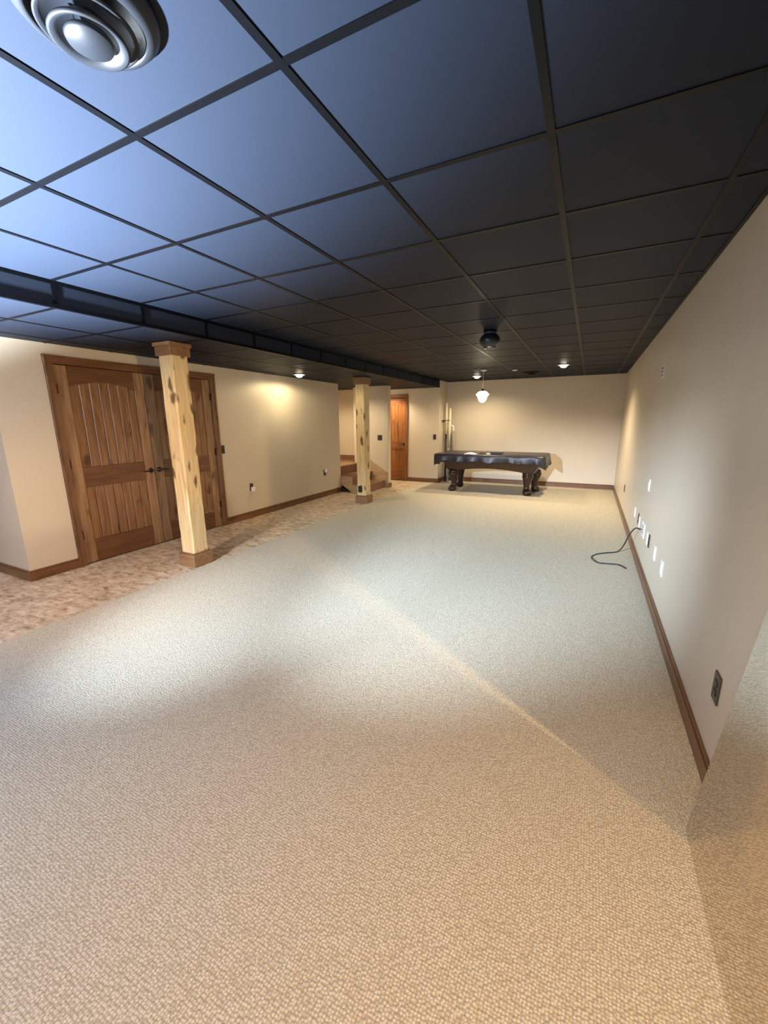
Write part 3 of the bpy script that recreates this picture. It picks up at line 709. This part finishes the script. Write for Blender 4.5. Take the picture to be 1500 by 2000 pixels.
# far round vent
FX, FY = -1.14, 8.85
vf = thing('round_air_vent', 'small round dark ceiling vent far over the pool table', 'vent', (FX, FY, H-0.03))
lathe('flange', 'ceiling_grid', [(0.11, 0.0), (0.165, -0.001), (0.16, -0.012), (0.13, -0.028), (0.12, -0.02)], (FX, FY, H), vf, 32)
lathe('inner_cone', 'ceiling_grid', [(0.02, -0.01), (0.085, -0.035), (0.08, -0.045), (0.02, -0.03)], (FX, FY, H), vf, 32)
# small white ceiling fitting
sp = thing('ceiling_sensor', 'tiny pale ceiling fitting near the small vent', 'sensor', (-1.36, 8.25, H-0.02))
lathe('sensor_body', 'trim_white', [(0.001, 0), (0.05, 0), (0.045, -0.012), (0.001, -0.018)], (-1.36, 8.25, H-0.0005), sp, 16)
# black dome hanging from the ceiling
DX, DYY = -1.035, 4.60
dm = thing('ceiling_dome', 'blue black dome speaker hanging from the ceiling middle', 'speaker', (DX, DYY, H-0.17))
lathe('mount', 'dome_black', [(0.001, 0), (0.07, 0), (0.07, -0.03), (0.001, -0.03)], (DX, DYY, H-0.0005), dm, 24)
lathe('dome', 'dome_black', [(0.001, 0.0), (0.07, -0.008), (0.098, -0.035), (0.106, -0.07), (0.100, -0.10), (0.075, -0.125), (0.001, -0.13)], (DX, DYY, H-0.025), dm, 28)
for s in (-1, 1):
    box('foot', 'dome_black', DX+s*0.045-0.018, DX+s*0.045+0.018, DYY-0.02, DYY+0.02, H-0.172, H-0.15, dm, 0.004)
box('status_light', 'trim_white', DX-0.012, DX-0.004, DYY-0.108, DYY-0.102, H-0.10, H-0.092, dm)

# hall and stairwell ceiling lamps (out of sight behind the wall ends)
can('hidden recessed light above the hall door', -4.55, 9.05, HS, 90, spot=math.radians(150))
can('hidden recessed light above the stair landing', -5.30, 6.95, HS, 130, spot=math.radians(170), blend=0.3)

# added uplight, unseen behind the photographer, that washes the ceiling
ln = thing('added_uplight', 'added can uplight for the ceiling, unseen behind the photographer', 'lamp', (-2.95, -0.75, 0))
lathe('can_body', 'bronze', [(0.001, 0), (0.10, 0), (0.10, 0.26), (0.095, 0.26), (0.09, 0.20), (0.001, 0.20)], (-2.95, -0.75, 0.0), ln, 28)
lathe('lens', 'trim_white', [(0.001, 0.30), (0.05, 0.295), (0.085, 0.26), (0.001, 0.255)], (-2.95, -0.75, 0.0), ln, 24)
th = thing('added_spotlight', 'added spotlight for the carpet on a drop rod, unseen behind the photographer', 'spotlight', (-2.05, -1.6, 2.0))  # added fixture carrying the carpet fill beams
tube('rod', 'bronze', [(-2.05, -1.63, H-0.001), (-2.05, -1.63, 2.0)], 0.01, th)
tube('head', 'bronze', [(-2.07, -1.70, 2.0), (-2.053, -1.54, 1.96)], 0.05, th, 20)
tube('head', 'bronze', [(-2.35, -1.68, 2.04), (-2.35, -1.54, 1.97)], 0.05, th, 20)
tube('crossbar', 'bronze', [(-2.45, -1.63, 2.04), (-1.95, -1.63, 2.04)], 0.01, th)
box('beam_cutoff_plate', 'bronze', -2.75, -1.45, -1.005, -1.0, 1.890, 2.12, th)  # added plate that trims the beam off the far wall
for xx in (-2.74, -1.46): tube('arm', 'bronze', [(xx, -1.63, 2.06), (xx, -1.003, 2.06)], 0.008, th)
tube('crossbar', 'bronze', [(-2.74, -1.63, 2.06), (-1.46, -1.63, 2.06)], 0.01, th)
# glazed patio door in the rear wall
wn = struct(thing('window_1', 'tall glazed patio door in the rear wall', 'window', (-2.0, -3.05, 0.0)), 'tall glazed patio door in the rear wall', 'window')
for a in ((-2.9, -2.84), (-1.16, -1.1), (-2.03, -1.97)): box('frame', 'trim_white', a[0], a[1], -3.09, -3.03, 0.0, 2.12, wn)
for z in (0.0, 2.05): box('frame', 'trim_white', -2.9, -1.1, -3.09, -3.03, z, z+0.07, wn)
